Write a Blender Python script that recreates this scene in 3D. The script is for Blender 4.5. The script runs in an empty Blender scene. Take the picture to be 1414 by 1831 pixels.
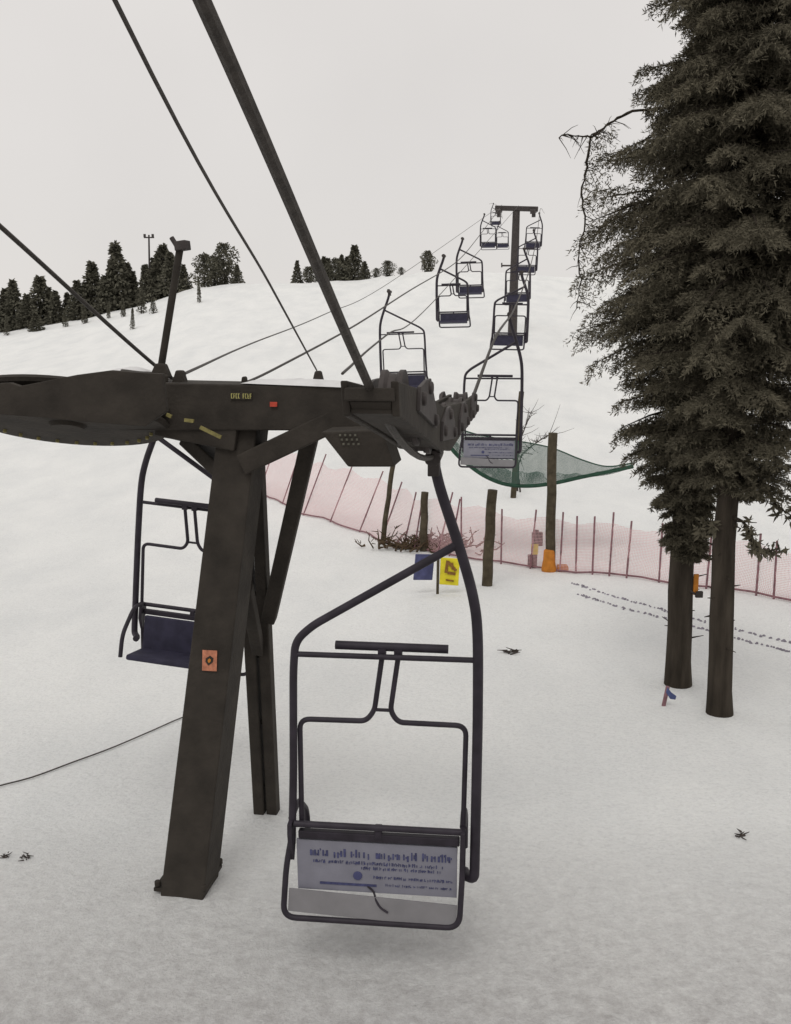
import bpy, math, random
import numpy as np
from mathutils import Vector, Matrix, noise as mnoise
random.seed(7); np.random.seed(7)
scene = bpy.context.scene
COL = scene.collection
R = math.radians

# ------------------------------------------------------------------ camera
PITCH = math.atan((915.5 - 600) / 1700.0)
cam_d = bpy.data.cameras.new('camera')
cam = bpy.data.objects.new('camera', cam_d); COL.objects.link(cam)
cam_d.sensor_fit = 'VERTICAL'; cam_d.sensor_height = 24.0
cam_d.lens = 24.0 * 1700 / 1831.0
cam_d.clip_start = 0.05; cam_d.clip_end = 2000
cam.location = (0, 0, 0); cam.rotation_euler = (math.pi / 2 - PITCH, 0, 0)
scene.camera = cam

# ------------------------------------------------------------------ sky and sun (overcast day)
SUN_EL, SUN_AZ = R(58), R(196)          # behind the camera, a little to the left
world = bpy.data.worlds.new('World'); scene.world = world
world.use_nodes = True
wn = world.node_tree.nodes; wl = world.node_tree.links; wn.clear()
sky = wn.new('ShaderNodeTexSky'); sky.sky_type = 'NISHITA'; sky.sun_disc = False
sky.sun_elevation = SUN_EL; sky.sun_rotation = SUN_AZ
tc = wn.new('ShaderNodeTexCoord')
cl = wn.new('ShaderNodeTexNoise'); cl.inputs['Scale'].default_value = 2.2; cl.inputs['Detail'].default_value = 4
ramp = wn.new('ShaderNodeValToRGB')
ramp.color_ramp.elements[0].position = .3; ramp.color_ramp.elements[0].color = (7.25, 6.95, 6.7, 1)
ramp.color_ramp.elements[1].position = .7; ramp.color_ramp.elements[1].color = (8.0, 7.68, 7.4, 1)
mixw = wn.new('ShaderNodeMixRGB'); mixw.inputs[0].default_value = 0.96
bg = wn.new('ShaderNodeBackground'); bg.inputs['Strength'].default_value = 0.1
wo = wn.new('ShaderNodeOutputWorld')
wl.new(tc.outputs['Generated'], cl.inputs['Vector']); wl.new(cl.outputs['Fac'], ramp.inputs['Fac'])
wl.new(sky.outputs['Color'], mixw.inputs[1]); wl.new(ramp.outputs['Color'], mixw.inputs[2])
wl.new(mixw.outputs['Color'], bg.inputs['Color']); wl.new(bg.outputs['Background'], wo.inputs['Surface'])
sun_d = bpy.data.lights.new('sun', 'SUN'); sun_d.energy = .75; sun_d.angle = R(24); sun_d.color = (1, .97, .93)
sun = bpy.data.objects.new('sun', sun_d); COL.objects.link(sun)
sv = Vector((math.sin(SUN_AZ) * math.cos(SUN_EL), math.cos(SUN_AZ) * math.cos(SUN_EL), math.sin(SUN_EL)))
sun.rotation_euler = sv.to_track_quat('Z', 'Y').to_euler()
scene.view_settings.view_transform = 'Standard'; scene.view_settings.look = 'None'
scene.view_settings.exposure = 0.0; scene.view_settings.gamma = 1.0
scene.view_settings.use_curve_mapping = False

# ------------------------------------------------------------------ survey helpers: photo pixel -> place
CP, SP = math.cos(PITCH), math.sin(PITCH)
def ray(px, py):
    u = (px - 707) / 1700.0; v = (915.5 - py) / 1700.0
    return Vector((u, v * SP + CP, v * CP - SP))
def at(px, py, Y):
    r = ray(px, py); return r * (Y / r.y)
def on_plane(px, py, p0, n):
    r = ray(px, py); return r * (p0.dot(n) / r.dot(n))
def lerp(tab, x):
    if x <= tab[0][0]: return tab[0][1]
    for (a, b), (c, d) in zip(tab, tab[1:]):
        if x <= c: return b + (d - b) * (x - a) / (c - a)
    return tab[-1][1]
def smooth(tab, x):                      # monotone-ish smooth interpolation
    if x <= tab[0][0]: return tab[0][1]
    n = len(tab)
    for i in range(n - 1):
        a, b = tab[i]; c, d = tab[i + 1]
        if x <= c:
            def sl(k):
                if k <= 0: return (tab[1][1] - tab[0][1]) / (tab[1][0] - tab[0][0])
                if k >= n - 1: return (tab[-1][1] - tab[-2][1]) / (tab[-1][0] - tab[-2][0])
                return (tab[k + 1][1] - tab[k - 1][1]) / (tab[k + 1][0] - tab[k - 1][0])
            h = c - a; t = (x - a) / h; m0 = sl(i) * h; m1 = sl(i + 1) * h
            return (2*t**3 - 3*t*t + 1) * b + (t**3 - 2*t*t + t) * m0 + (-2*t**3 + 3*t*t) * d + (t**3 - t*t) * m1
    return tab[-1][1]

# ------------------------------------------------------------------ terrain
NEAR = [(-60, 11), (-25, 1.5), (-10, -2.3), (0, -3.95), (5, -4.18), (7, -4.3), (9, -4.52), (13, -4.95), (18, -5.3), (24, -5.62), (33, -5.45)]
CREST = [(-400, 612), (0, 596), (140, 572), (250, 546), (300, 530), (340, 516), (430, 507), (520, 506), (640, 501), (700, 493), (760, 487), (900, 488), (1000, 495), (1414, 515), (1800, 520)]
YC = 112.0
CR = []
for px, py in CREST:
    r = ray(px, py); CR.append((r.x / r.y, r.z / r.y * YC))
BANK = []
def gz(x, y):
    if y <= 33: z = smooth(NEAR, y)
    else:
        b = x / y; zc = lerp(CR, b); z0 = -5.45
        if y <= YC:
            t = (y - 33) / (YC - 33); z = z0 + (zc - z0) * (0.12 * t + .88 * t ** 1.3)
        else:
            z = zc + 0.02 * (y - YC) - 0.0012 * (y - YC) ** 2 * (1 if y < 190 else 1)
    d = math.hypot(x, y)
    a = 0.035 + 0.0022 * min(max(d - 10, 0), 60)
    z += a * mnoise.fractal(Vector((x * .35, y * .35, 3.1)), 1.0, 2.0, 3)
    for bx, by, r, h in BANK:
        q = ((x - bx) ** 2 + (y - by) ** 2) / (r * r)
        if q < 6: z += h * math.exp(-q)
    return z
def ground_hit(px, py, y0=3.0, y1=111.0):
    y = y0
    while y < y1:
        p = at(px, py, y)
        if p.z <= gz(p.x, p.y):
            lo, hi = y - .05 - y * .004, y
            for _ in range(20):
                m = (lo + hi) / 2; q = at(px, py, m)
                if q.z <= gz(q.x, q.y): hi = m
                else: lo = m
            q = at(px, py, hi); return Vector((q.x, q.y, gz(q.x, q.y)))
        y += .05 + y * .004
    p = at(px, py, YC - 1); return Vector((p.x, p.y, gz(p.x, p.y)))
BANK += [(*ground_hit(px, py).xy, r, h) for px, py, r, h in ((1213, 1218, .34, .07), (1288, 1270, .34, .07), (340, 1572, .42, .06), (478, 1444, .3, .05))]
def crest_point(px, Y=YC - .5):
    r = ray(px, 500); x = r.x / r.y * Y; return Vector((x, Y, gz(x, Y)))

# ------------------------------------------------------------------ materials
def mat(name, col, rough=.6, var=.15, scale=6.0, bump=0.0, bscale=40.0, metal=0.0, col2=None, spec=.5):
    m = bpy.data.materials.new(name); m.use_nodes = True
    n = m.node_tree.nodes; l = m.node_tree.links; b = n['Principled BSDF']
    b.inputs['Roughness'].default_value = rough; b.inputs['Metallic'].default_value = metal
    b.inputs['Specular IOR Level'].default_value = spec
    t = n.new('ShaderNodeTexCoord'); x = n.new('ShaderNodeTexNoise')
    x.inputs['Scale'].default_value = scale; x.inputs['Detail'].default_value = 5
    l.new(t.outputs['Object'], x.inputs['Vector'])
    rp = n.new('ShaderNodeValToRGB'); l.new(x.outputs['Fac'], rp.inputs['Fac'])
    c2 = col2 or tuple(c * (1 + var) for c in col); c1 = tuple(c * (1 - var) for c in col)
    rp.color_ramp.elements[0].position = .32; rp.color_ramp.elements[1].position = .68
    rp.color_ramp.elements[0].color = (*c1, 1); rp.color_ramp.elements[1].color = (*c2, 1)
    l.new(rp.outputs['Color'], b.inputs['Base Color'])
    if bump:
        y = n.new('ShaderNodeTexNoise'); y.inputs['Scale'].default_value = bscale; y.inputs['Detail'].default_value = 6
        l.new(t.outputs['Object'], y.inputs['Vector'])
        bp = n.new('ShaderNodeBump'); bp.inputs['Strength'].default_value = bump; bp.inputs['Distance'].default_value = .03
        l.new(y.outputs['Fac'], bp.inputs['Height']); l.new(bp.outputs['Normal'], b.inputs['Normal'])
    return m
M = {}
M['tower'] = mat('tower_paint', (.040, .034, .028), .8, .25, 5, .25, 30, spec=.25)
M['steel'] = mat('dark_steel', (.050, .042, .040), .6, .25, 9, .1, 60, spec=.3)
M['tube'] = mat('tube_paint', (.030, .025, .034), .55, .25, 9, .08, 60, spec=.3)
M['rope'] = mat('steel_rope', (.055, .048, .042), .6, .3, 40, .3, 120, spec=.3)
M['blue'] = mat('dark_blue_pad', (.037, .035, .062), .7, .2, 8, .1, 80, spec=.3)
M['panel'] = mat('grey_panel', (.24, .24, .285), .6, .08, 7, .05, 60, spec=.3)
M['panel_lower'] = mat('pale_panel', (.23, .225, .235), .6, .08, 7, .05, 60, spec=.3)
M['ink'] = mat('lettering_ink', (.07, .075, .16), .7, .3, 30, spec=.2)
M['yellow'] = mat('yellow_board', (.72, .62, .03), .6, .12, 9, spec=.3)
M['brownink'] = mat('brown_ink', (.22, .11, .03), .7, .2, 20, spec=.2)
M['boardblue'] = mat('blue_board', (.07, .075, .17), .6, .2, 9, spec=.3)
M['orange'] = mat('orange_pad', (.50, .19, .03), .75, .2, 8, spec=.2)
M['bolt'] = mat('dull_bolt', (.24, .21, .08), .6, .3, 30, spec=.3)  # pale colour standing in for light through holes and gaps in the tower head
M['bolt_dull'] = mat('dull_grating', (.13, .125, .10), .7, .3, 30, spec=.2)
M['sticker'] = mat('orange_sticker', (.50, .20, .12), .6, .25, 30, spec=.2)
M['pale_yellow'] = mat('pale_yellow_plate', (.45, .42, .16), .6, .2, 40, spec=.2)
M['red'] = mat('red_plate', (.55, .08, .05), .6, .2, 20, spec=.2)
M['bluepaint'] = mat('blue_paint', (.08, .10, .22), .6, .2, 20, spec=.2)
M['pole'] = mat('weathered_pole', (.075, .062, .042), .85, .35, 7, .4, 40, spec=.15)
M['stake'] = mat('stake_red', (.24, .13, .145), .85, .3, 12, spec=.2)
M['bark'] = mat('dark_bark', (.046, .038, .030), .95, .4, 9, .9, 22, spec=.1)
M['needle'] = mat('dark_needles', (.120, .108, .078), .85, .3, 1.6, spec=.1)
M['needle_far'] = mat('far_needles', (.12, .115, .088), .9, .4, .8, spec=.1)
M['twig'] = mat('bare_twig', (.06, .05, .045), .9, .3, 9, spec=.1)
M['brush'] = mat('brown_brush', (.085, .06, .038), .95, .4, 6, spec=.1)
M['snowcap'] = mat('settled_snow', (.70, .70, .70), .8, .06, 5, .3, 30, spec=.2)
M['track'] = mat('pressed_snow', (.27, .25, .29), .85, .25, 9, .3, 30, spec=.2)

nt_ = M['bark'].node_tree                       # bark ridges run up the trunk
mp_ = nt_.nodes.new('ShaderNodeMapping'); mp_.inputs['Scale'].default_value = (1, 1, .16)
tc_ = [n for n in nt_.nodes if n.type == 'TEX_COORD'][0]; nt_.links.new(tc_.outputs['Object'], mp_.inputs['Vector'])
for n in nt_.nodes:
    if n.type == 'TEX_NOISE': nt_.links.new(mp_.outputs['Vector'], n.inputs['Vector'])
def snow_material():
    m = bpy.data.materials.new('snow'); m.use_nodes = True
    n = m.node_tree.nodes; l = m.node_tree.links; b = n['Principled BSDF']
    b.inputs['Roughness'].default_value = .85; b.inputs['Specular IOR Level'].default_value = .2
    t = n.new('ShaderNodeTexCoord')
    big = n.new('ShaderNodeTexNoise'); big.inputs['Scale'].default_value = .55; big.inputs['Detail'].default_value = 6
    big.inputs['Roughness'].default_value = .6
    mp = n.new('ShaderNodeMapping'); mp.inputs['Scale'].default_value = (1, .45, 1); mp.inputs['Rotation'].default_value = (0, 0, .5)
    l.new(t.outputs['Object'], mp.inputs['Vector']); l.new(mp.outputs['Vector'], big.inputs['Vector'])
    rp = n.new('ShaderNodeValToRGB')
    rp.color_ramp.elements[0].position = .30; rp.color_ramp.elements[0].color = (.80, .815, .81, 1)
    rp.color_ramp.elements[1].position = .62; rp.color_ramp.elements[1].color = (.89, .90, .885, 1)
    l.new(big.outputs['Fac'], rp.inputs['Fac'])
    fine = n.new('ShaderNodeTexNoise'); fine.inputs['Scale'].default_value = 24; fine.inputs['Detail'].default_value = 9; fine.inputs['Roughness'].default_value = .75
    l.new(t.outputs['Object'], fine.inputs['Vector'])
    fr = n.new('ShaderNodeValToRGB')
    fr.color_ramp.elements[0].position = .34; fr.color_ramp.elements[0].color = (.81, .81, .82, 1)
    fr.color_ramp.elements[1].position = .52; fr.color_ramp.elements[1].color = (1, 1, 1, 1)
    l.new(fine.outputs['Fac'], fr.inputs['Fac'])
    mx = n.new('ShaderNodeMixRGB'); mx.blend_type = 'MULTIPLY'; mx.inputs[0].default_value = .8
    l.new(rp.outputs['Color'], mx.inputs[1]); l.new(fr.outputs['Color'], mx.inputs[2])
    # light falloff painted into the snow colour: darker towards the viewer, mottled by noise
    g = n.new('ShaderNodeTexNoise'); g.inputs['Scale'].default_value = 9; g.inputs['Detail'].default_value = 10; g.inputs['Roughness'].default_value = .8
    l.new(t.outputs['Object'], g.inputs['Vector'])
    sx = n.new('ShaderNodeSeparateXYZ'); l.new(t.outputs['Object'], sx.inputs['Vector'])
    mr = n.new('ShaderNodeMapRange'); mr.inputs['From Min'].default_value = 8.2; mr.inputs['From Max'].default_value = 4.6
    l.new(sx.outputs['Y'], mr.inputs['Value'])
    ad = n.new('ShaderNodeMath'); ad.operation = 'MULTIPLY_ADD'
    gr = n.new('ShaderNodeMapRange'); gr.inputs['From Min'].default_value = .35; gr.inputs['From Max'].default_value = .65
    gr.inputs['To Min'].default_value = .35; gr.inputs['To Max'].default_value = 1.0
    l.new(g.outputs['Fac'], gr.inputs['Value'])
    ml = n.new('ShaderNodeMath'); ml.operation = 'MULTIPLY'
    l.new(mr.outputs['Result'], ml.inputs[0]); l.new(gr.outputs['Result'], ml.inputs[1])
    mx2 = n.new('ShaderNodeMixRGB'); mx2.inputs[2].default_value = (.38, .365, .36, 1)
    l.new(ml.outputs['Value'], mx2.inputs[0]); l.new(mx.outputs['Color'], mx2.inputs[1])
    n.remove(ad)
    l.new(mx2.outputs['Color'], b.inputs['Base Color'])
    f2 = n.new('ShaderNodeTexNoise'); f2.inputs['Scale'].default_value = 7; f2.inputs['Detail'].default_value = 9; f2.inputs['Roughness'].default_value = .72
    l.new(t.outputs['Object'], f2.inputs['Vector'])
    bp = n.new('ShaderNodeBump'); bp.inputs['Strength'].default_value = .7; bp.inputs['Distance'].default_value = .09
    l.new(f2.outputs['Fac'], bp.inputs['Height']); l.new(bp.outputs['Normal'], b.inputs['Normal'])
    return m
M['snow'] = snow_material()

def net_material(name, col, cell, cover, cov_noise=0.0):
    """woven net: procedural square mesh, holes are see-through"""
    m = bpy.data.materials.new(name); m.use_nodes = True
    n = m.node_tree.nodes; l = m.node_tree.links; b = n['Principled BSDF']
    b.inputs['Roughness'].default_value = .8; b.inputs['Specular IOR Level'].default_value = .2
    b.inputs['Base Color'].default_value = (*col, 1)
    t = n.new('ShaderNodeTexCoord'); br = n.new('ShaderNodeTexBrick')
    br.offset = 0; br.inputs['Scale'].default_value = 1.0
    br.inputs['Brick Width'].default_value = cell; br.inputs['Row Height'].default_value = cell
    br.inputs['Mortar Size'].default_value = cell * .5 * (1 - math.sqrt(1 - cover)); br.inputs['Mortar Smooth'].default_value = 0
    l.new(t.outputs['UV'], br.inputs['Vector'])
    l.new(br.outputs['Fac'], b.inputs['Alpha'])
    return m
M['pinknet'] = net_material('pink_net', (.78, .50, .515), .035, .36)
M['greennet'] = net_material('green_net', (.04, .085, .065), .028, .62)

# ------------------------------------------------------------------ mesh helpers
class MB:
    def __init__(s): s.v = []; s.f = []
    def add(s, vs, fs):
        o = len(s.v); s.v += [tuple(v) for v in vs]; s.f += [tuple(i + o for i in f) for f in fs]; return s
    def box(s, c, size, rot=None):
        vs = []
        for z in (-.5, .5):
            for y in (-.5, .5):
                for x in (-.5, .5):
                    p = Vector((x * size[0], y * size[1], z * size[2]))
                    if rot: p = rot @ p
                    vs.append(p + Vector(c))
        return s.add(vs, [(0, 2, 3, 1), (4, 5, 7, 6), (0, 1, 5, 4), (2, 6, 7, 3), (0, 4, 6, 2), (1, 3, 7, 5)])
    def beam(s, p0, p1, w0, d0, side, w1=None, d1=None):
        """rectangular beam p0->p1; width along `side`, depth across it"""
        p0, p1 = Vector(p0), Vector(p1); ax = (p1 - p0).normalized()
        sd = (Vector(side) - ax * Vector(side).dot(ax)).normalized(); dp = ax.cross(sd)
        w1 = w0 if w1 is None else w1; d1 = d0 if d1 is None else d1
        vs = []
        for p, w, d in ((p0, w0, d0), (p1, w1, d1)):
            for a, b in ((-1, -1), (1, -1), (1, 1), (-1, 1)): vs.append(p + sd * a * w / 2 + dp * b * d / 2)
        return s.add(vs, [(3, 2, 1, 0), (4, 5, 6, 7), (0, 1, 5, 4), (1, 2, 6, 5), (2, 3, 7, 6), (3, 0, 4, 7)])
    def tube(s, pts, r, n=10, r1=None, cap=True):
        pts = [Vector(p) for p in pts]; N = len(pts)
        rs = r if isinstance(r, (list, tuple)) else [r + ((r1 if r1 is not None else r) - r) * i / max(N - 1, 1) for i in range(N)]
        tg = []
        for i in range(N):
            a = pts[max(i - 1, 0)]; b = pts[min(i + 1, N - 1)]; tg.append((b - a).normalized())
        up = Vector((0, 0, 1)) if abs(tg[0].z) < .9 else Vector((1, 0, 0))
        x = tg[0].cross(up).normalized(); vs = []; fs = []
        for i in range(N):
            x = (x - tg[i] * x.dot(tg[i])).normalized(); y = tg[i].cross(x)
            for k in range(n):
                a = 2 * math.pi * k / n; vs.append(pts[i] + (x * math.cos(a) + y * math.sin(a)) * rs[i])
        for i in range(N - 1):
            for k in range(n):
                fs.append((i * n + k, i * n + (k + 1) % n, (i + 1) * n + (k + 1) % n, (i + 1) * n + k))
        if cap: fs.append(tuple(range(n - 1, -1, -1))); fs.append(tuple((N - 1) * n + k for k in range(n)))
        return s.add(vs, fs)
    def lathe(s, o, ax, prof, n=24):
        """profile of (height along ax, radius) turned about the axis"""
        o, ax = Vector(o), Vector(ax).normalized()
        x = ax.orthogonal().normalized(); y = ax.cross(x); vs = []; fs = []
        for h, r in prof:
            for k in range(n):
                a = 2 * math.pi * k / n; vs.append(o + ax * h + (x * math.cos(a) + y * math.sin(a)) * r)
        for i in range(len(prof) - 1):
            for k in range(n): fs.append((i * n + k, i * n + (k + 1) % n, (i + 1) * n + (k + 1) % n, (i + 1) * n + k))
        fs.append(tuple(range(n - 1, -1, -1))); fs.append(tuple((len(prof) - 1) * n + k for k in range(n)))
        return s.add(vs, fs)
    def prism(s, poly, thick):
        """closed outline (list of Vectors, planar) given real thickness (a vector)"""
        n = len(poly); t = Vector(thick); vs = [Vector(p) - t / 2 for p in poly] + [Vector(p) + t / 2 for p in poly]
        fs = [tuple(range(n - 1, -1, -1)), tuple(range(n, 2 * n))]
        fs += [(i, (i + 1) % n, n + (i + 1) % n, n + i) for i in range(n)]
        return s.add(vs, fs)
    def build(s, name, m, parent=None, smooth=False, origin=None, bevel=0):
        if origin is not None:
            o = Vector(origin); vs = [tuple(Vector(v) - o) for v in s.v]
        else: vs = s.v
        me = bpy.data.meshes.new(name); me.from_pydata(vs, [], s.f); me.update()
        me.materials.append(m)
        if smooth:
            me.polygons.foreach_set('use_smooth', [True] * len(me.polygons))
            me.set_sharp_from_angle(angle=R(40))
        ob = bpy.data.objects.new(name, me); COL.objects.link(ob)
        if origin is not None: ob.location = origin
        if parent is not None:
            ob.parent = parent
        if bevel:
            b = ob.modifiers.new('edge', 'BEVEL'); b.width = bevel; b.segments = 2; b.limit_method = 'ANGLE'
        return ob
def fillet(pts, r=.06, n=5):
    pts = [Vector(p) for p in pts]; out = [pts[0]]
    for a, b, c in zip(pts, pts[1:], pts[2:]):
        d0, d1 = (a - b), (c - b); q = min(r, d0.length * .45, d1.length * .45)
        p0 = b + d0.normalized() * q; p1 = b + d1.normalized() * q
        for i in range(n + 1):
            t = i / n; out.append(p0 * (1 - t) ** 2 + b * 2 * t * (1 - t) + p1 * t * t)
    out.append(pts[-1]); return out
def curve(pts, n=8):                       # Catmull-Rom through the points
    pts = [Vector(p) for p in pts]; P = [pts[0] * 2 - pts[1]] + pts + [pts[-1] * 2 - pts[-2]]; out = []
    for i in range(1, len(P) - 2):
        for k in range(n):
            t = k / n; a, b, c, d = P[i - 1:i + 3]
            out.append(.5 * ((2 * b) + (c - a) * t + (2 * a - 5 * b + 4 * c - d) * t * t + (3 * b - a - 3 * c + d) * t ** 3))
    out.append(pts[-1]); return out
def tag(o, label=None, cat=None, group=None, kind=None):
    for k, v in (('label', label), ('category', cat), ('group', group), ('kind', kind)):
        if v: o[k] = v
    return o
def empty(name, loc, rz=0, label=None, cat=None, group=None):
    o = bpy.data.objects.new(name, None); COL.objects.link(o); o.location = loc; o.rotation_euler.z = rz
    o.empty_display_size = .2
    return tag(o, label, cat, group)
def children(o): return [c for c in COL.objects if c.parent == o]
def copy_tree(o, parent=None):
    c = o.copy(); COL.objects.link(c)
    if parent is not None: c.parent = parent
    for ch in children(o): copy_tree(ch, c)
    return c
def np_mesh(name, V, F4, m):
    me = bpy.data.meshes.new(name); nf = len(F4)
    me.vertices.add(len(V)); me.vertices.foreach_set('co', V.astype(np.float32).ravel())
    k = F4.shape[1]
    me.loops.add(nf * k); me.loops.foreach_set('vertex_index', F4.astype(np.int32).ravel())
    me.polygons.add(nf); me.polygons.foreach_set('loop_start', np.arange(0, nf * k, k, dtype=np.int32))
    me.update(calc_edges=True); me.validate(); me.materials.append(m); return me

# ------------------------------------------------------------------ ground
def build_ground():
    ys = list(np.arange(-45, 2, 1.5)) + list(np.arange(2, 16, .14)) + list(np.arange(16, 40, .4)) + list(np.arange(40, 112, 1.1)) + list(np.arange(112, 330, 7.0))
    bs = np.linspace(-1, 1, 221); bs = np.sign(bs) * np.abs(bs) ** 1.5 * 1.7
    vs = []; fs = []
    for y in ys:
        w = max(y + 12, 24)
        for b in bs: vs.append((b * w, y, gz(b * w, y)))
    n = len(bs)
    for i in range(len(ys) - 1):
        for j in range(n - 1): fs.append((i * n + j, i * n + j + 1, (i + 1) * n + j + 1, (i + 1) * n + j))
    mb = MB(); mb.v = vs; mb.f = fs
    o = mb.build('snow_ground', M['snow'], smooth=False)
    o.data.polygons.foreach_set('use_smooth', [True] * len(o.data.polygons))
    tag(o, 'broad groomed snow slope rising to the crest', kind='structure')
build_ground()

# ------------------------------------------------------------------ the lift line
BETA = math.atan(.155)
LD = Vector((math.sin(BETA), math.cos(BETA), 0)); LP = Vector((math.cos(BETA), -math.sin(BETA), 0)); UP = Vector((0, 0, 1))
ROPE_R = [(-8, 4.6), (-3, 2.75), (1.89, .61), (3.56, -.184), (4.2, -.43), (5, -.63), (5.7, -.71), (7, -.72), (8, -.66), (12.65, -.02), (19.5, .5), (34, 2.15), (48, 4.15), (60, 6.3), (74, 9.3), (105, 13.0), (150, 18.2)]
ROPE_L = [(-8, 6.4), (-3, 4.45), (3, 2.1), (6.48, .705), (8.99, -.31), (9.7, -.50), (10.6, -.58), (11.5, -.56), (12.8, -.44), (18, .15), (25.3, 1.12), (38, 2.75), (46, 4.1), (74, 9.45)]
def xr(y): return -.65 + .155 * y
def xl(y): return -3.6 + .155 * y
def zr(y): return smooth(ROPE_R, y)
def zl(y): return smooth(ROPE_L, y)
def rope(fx, fz, ys, r, name, label):
    mb = MB(); mb.tube([(fx(y), y, fz(y)) for y in ys], r, 8)
    return tag(mb.build(name, M['rope'], smooth=True), label, 'lift rope', 'haul ropes of the chairlift')
YS = list(np.arange(-8, 14, .25)) + list(np.arange(14, 75, 1.5)) + [75]
rope(xr, zr, YS + [90, 110, 150], .0175, 'haul_rope', 'thick dark haul rope slanting down from the top edge to the right sheaves')
far_l = lerp
FARX = [(74, 7.87), (97, 10.5), (120, 12.2), (150, 14.2)]
FARZ = [(74, 9.45), (97, 11.3), (120, 15.6), (150, 19.6)]
mb = MB(); mb.tube([(xl(y), y, zl(y)) for y in YS if y <= 74] + [(lerp(FARX, y), y, smooth(FARZ, y)) for y in (74.5, 80, 88, 97, 105, 112, 120, 135, 150)], .017, 8)
tag(mb.build('haul_rope', M['rope'], smooth=True), 'haul rope from the left edge past the arm, then up the left line', 'lift rope', 'haul ropes of the chairlift')
def wire(pts, r, label, cat='cable'):
    mb = MB(); mb.tube(curve(pts, 10), r, 6)
    return tag(mb.build('cable', M['rope'], smooth=True), label, cat, 'thin cables')
p0 = at(205, 0, 2.3); p1 = at(566, 662, 7.2)
wire([p0 + (p0 - p1) * .8 + Vector((0, 0, .4)), p0, (p0 + p1) / 2 + Vector((0, 0, .0)), p1], .0065, 'thin cable beside the thick rope, ending at a bracket on the arm')
pa = at(330, 668, 7.5); pb = Vector((7.95, 74, 9.6))
wire([pa, at(450, 614, 16), at(580, 562, 27), at(700, 503, 45), pb], .012, 'faint thin cable from the left end of the arm to the far T-shaped pylon')
wire([at(612, 668, 7.4), at(690, 600, 14), at(790, 523, 30), Vector((9.2, 74, 9.55))], .012, 'faint thin cable rising past the empty chair on the left line to the far pylon')

# ------------------------------------------------------------------ chairs
def make_chair(tf=1.0):
    root = empty('lift_chair', (0, 0, 0))
    g = MB(); g.tube([(0, -.16, 0), (0, .16, 0)], .05 * tf, 10); g.box((0, 0, -.06), (.07, .14, .12)); g.box((.02, 0, .05), (.06, .1, .05))
    g.build('grip', M['steel'], root, bevel=.006)
    h = MB(); h.tube(curve([(0, 0, -.05), (.045, 0, -.226), (.165, 0, -.587), (.245, 0, -.87), (.278, 0, -1.12), (.287, 0, -1.6), (.287, 0, -2.05), (.284, 0, -2.68)], 6) + fillet([(.284, 0, -2.70), (.282, .0, -2.78), (.225, .06, -2.80), (.215, .12, -2.80)], .05, 4), .033 * tf, 12)
    h.build('hanger', M['tube'], root, True)
    d = MB(); d.tube(fillet([(.15, 0, -.545), (-.766, 0, -1.095), (-.875, 0, -1.20), (-.892, 0, -1.40), (-.905, 0, -2.10), (-.925, 0, -2.60)], .13, 6), .026 * tf, 12)
    d.build('side_tube', M['tube'], root, True)
    c = MB(); c.tube([(-.885, 0, -1.285), (.285, 0, -1.285)], .018 * tf, 10)
    c.build('cross_tube', M['tube'], root, True)
    # raised safety bar with its foot rest
    b = MB()
    b.tube(fillet([(-.86, .02, -2.48), (-.862, .03, -1.735), (-.43, .04, -1.735), (-.375, .04, -1.66), (-.325, .04, -1.30)], .07 * tf, 6), .0175 * tf, 10)
    b.tube(fillet([(.205, .02, -2.44), (.215, .03, -1.735), (-.222, .04, -1.735), (-.272, .04, -1.66), (-.222, .04, -1.30)], .07 * tf, 6), .0175 * tf, 10)
    b.tube([(-.375, .04, -1.655), (-.272, .04, -1.655)], .012 * tf, 8)
    sb = b.build('safety_bar', M['tube'], root, True)
    f = MB(); f.tube([(-.625, .05, -1.232), (.095, .05, -1.236)], .028 * tf, 10)
    f.box((-.325, .045, -1.27), (.05, .05, .06)); f.box((-.222, .045, -1.27), (.05, .05, .06))
    f.build('foot_rest', M['tube'], sb, True)
    # seat
    r1 = MB(); r1.tube([(-.90, -.03, -2.44), (.20, -.03, -2.44)], .022 * tf, 10)
    r1.build('back_rail', M['tube'], root, True)
    r2 = MB(); r2.box((-.345, -.01, -2.515), (1.06, .05, .055)); r2.box((-.345, -.015, -2.475), (.05, .05, .09))
    r2.build('lower_back_rail', M['tube'], root, bevel=.008)
    bp = MB(); bp.beam((-.36, .03, -2.545), (-.36, .075, -2.93), 1.03, .045, (1, 0, 0))
    bp.build('backrest', M['blue'], root, bevel=.012)
    st = MB(); st.beam((-.36, .08, -2.93), (-.36, .52, -2.86), 1.03, .06, (1, 0, 0))
    st.build('seat', M['blue'], root, bevel=.02)
    lp = MB(); lp.tube(fillet([(-.925, -.01, -2.55), (-.96, -.03, -2.75), (-.985, -.05, -3.11), (.19, -.05, -3.11), (.205, -.03, -2.75), (.207, -.01, -2.44)], .09, 7), .020 * tf, 10)
    lp.build('lower_loop', M['tube'], root, True)
    for x in (-.925, .205):
        a = MB(); a.tube(fillet([(x, 0, -2.42), (x, .22, -2.40), (x, .50, -2.62), (x, .53, -2.86)], .1, 6), .022 * tf, 10)
        a.build('armrest', M['tube'], root, True)
        q = MB(); q.prism([Vector((x, -.07, -2.43)), Vector((x, .06, -2.41)), Vector((x, .07, -2.58)), Vector((x, 0, -2.72)), Vector((x, -.05, -2.62)), Vector((x, -.075, -2.50))], (.03, 0, 0))
        q.build('pivot_plate', M['tube'], root, bevel=.004)
    return root
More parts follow.
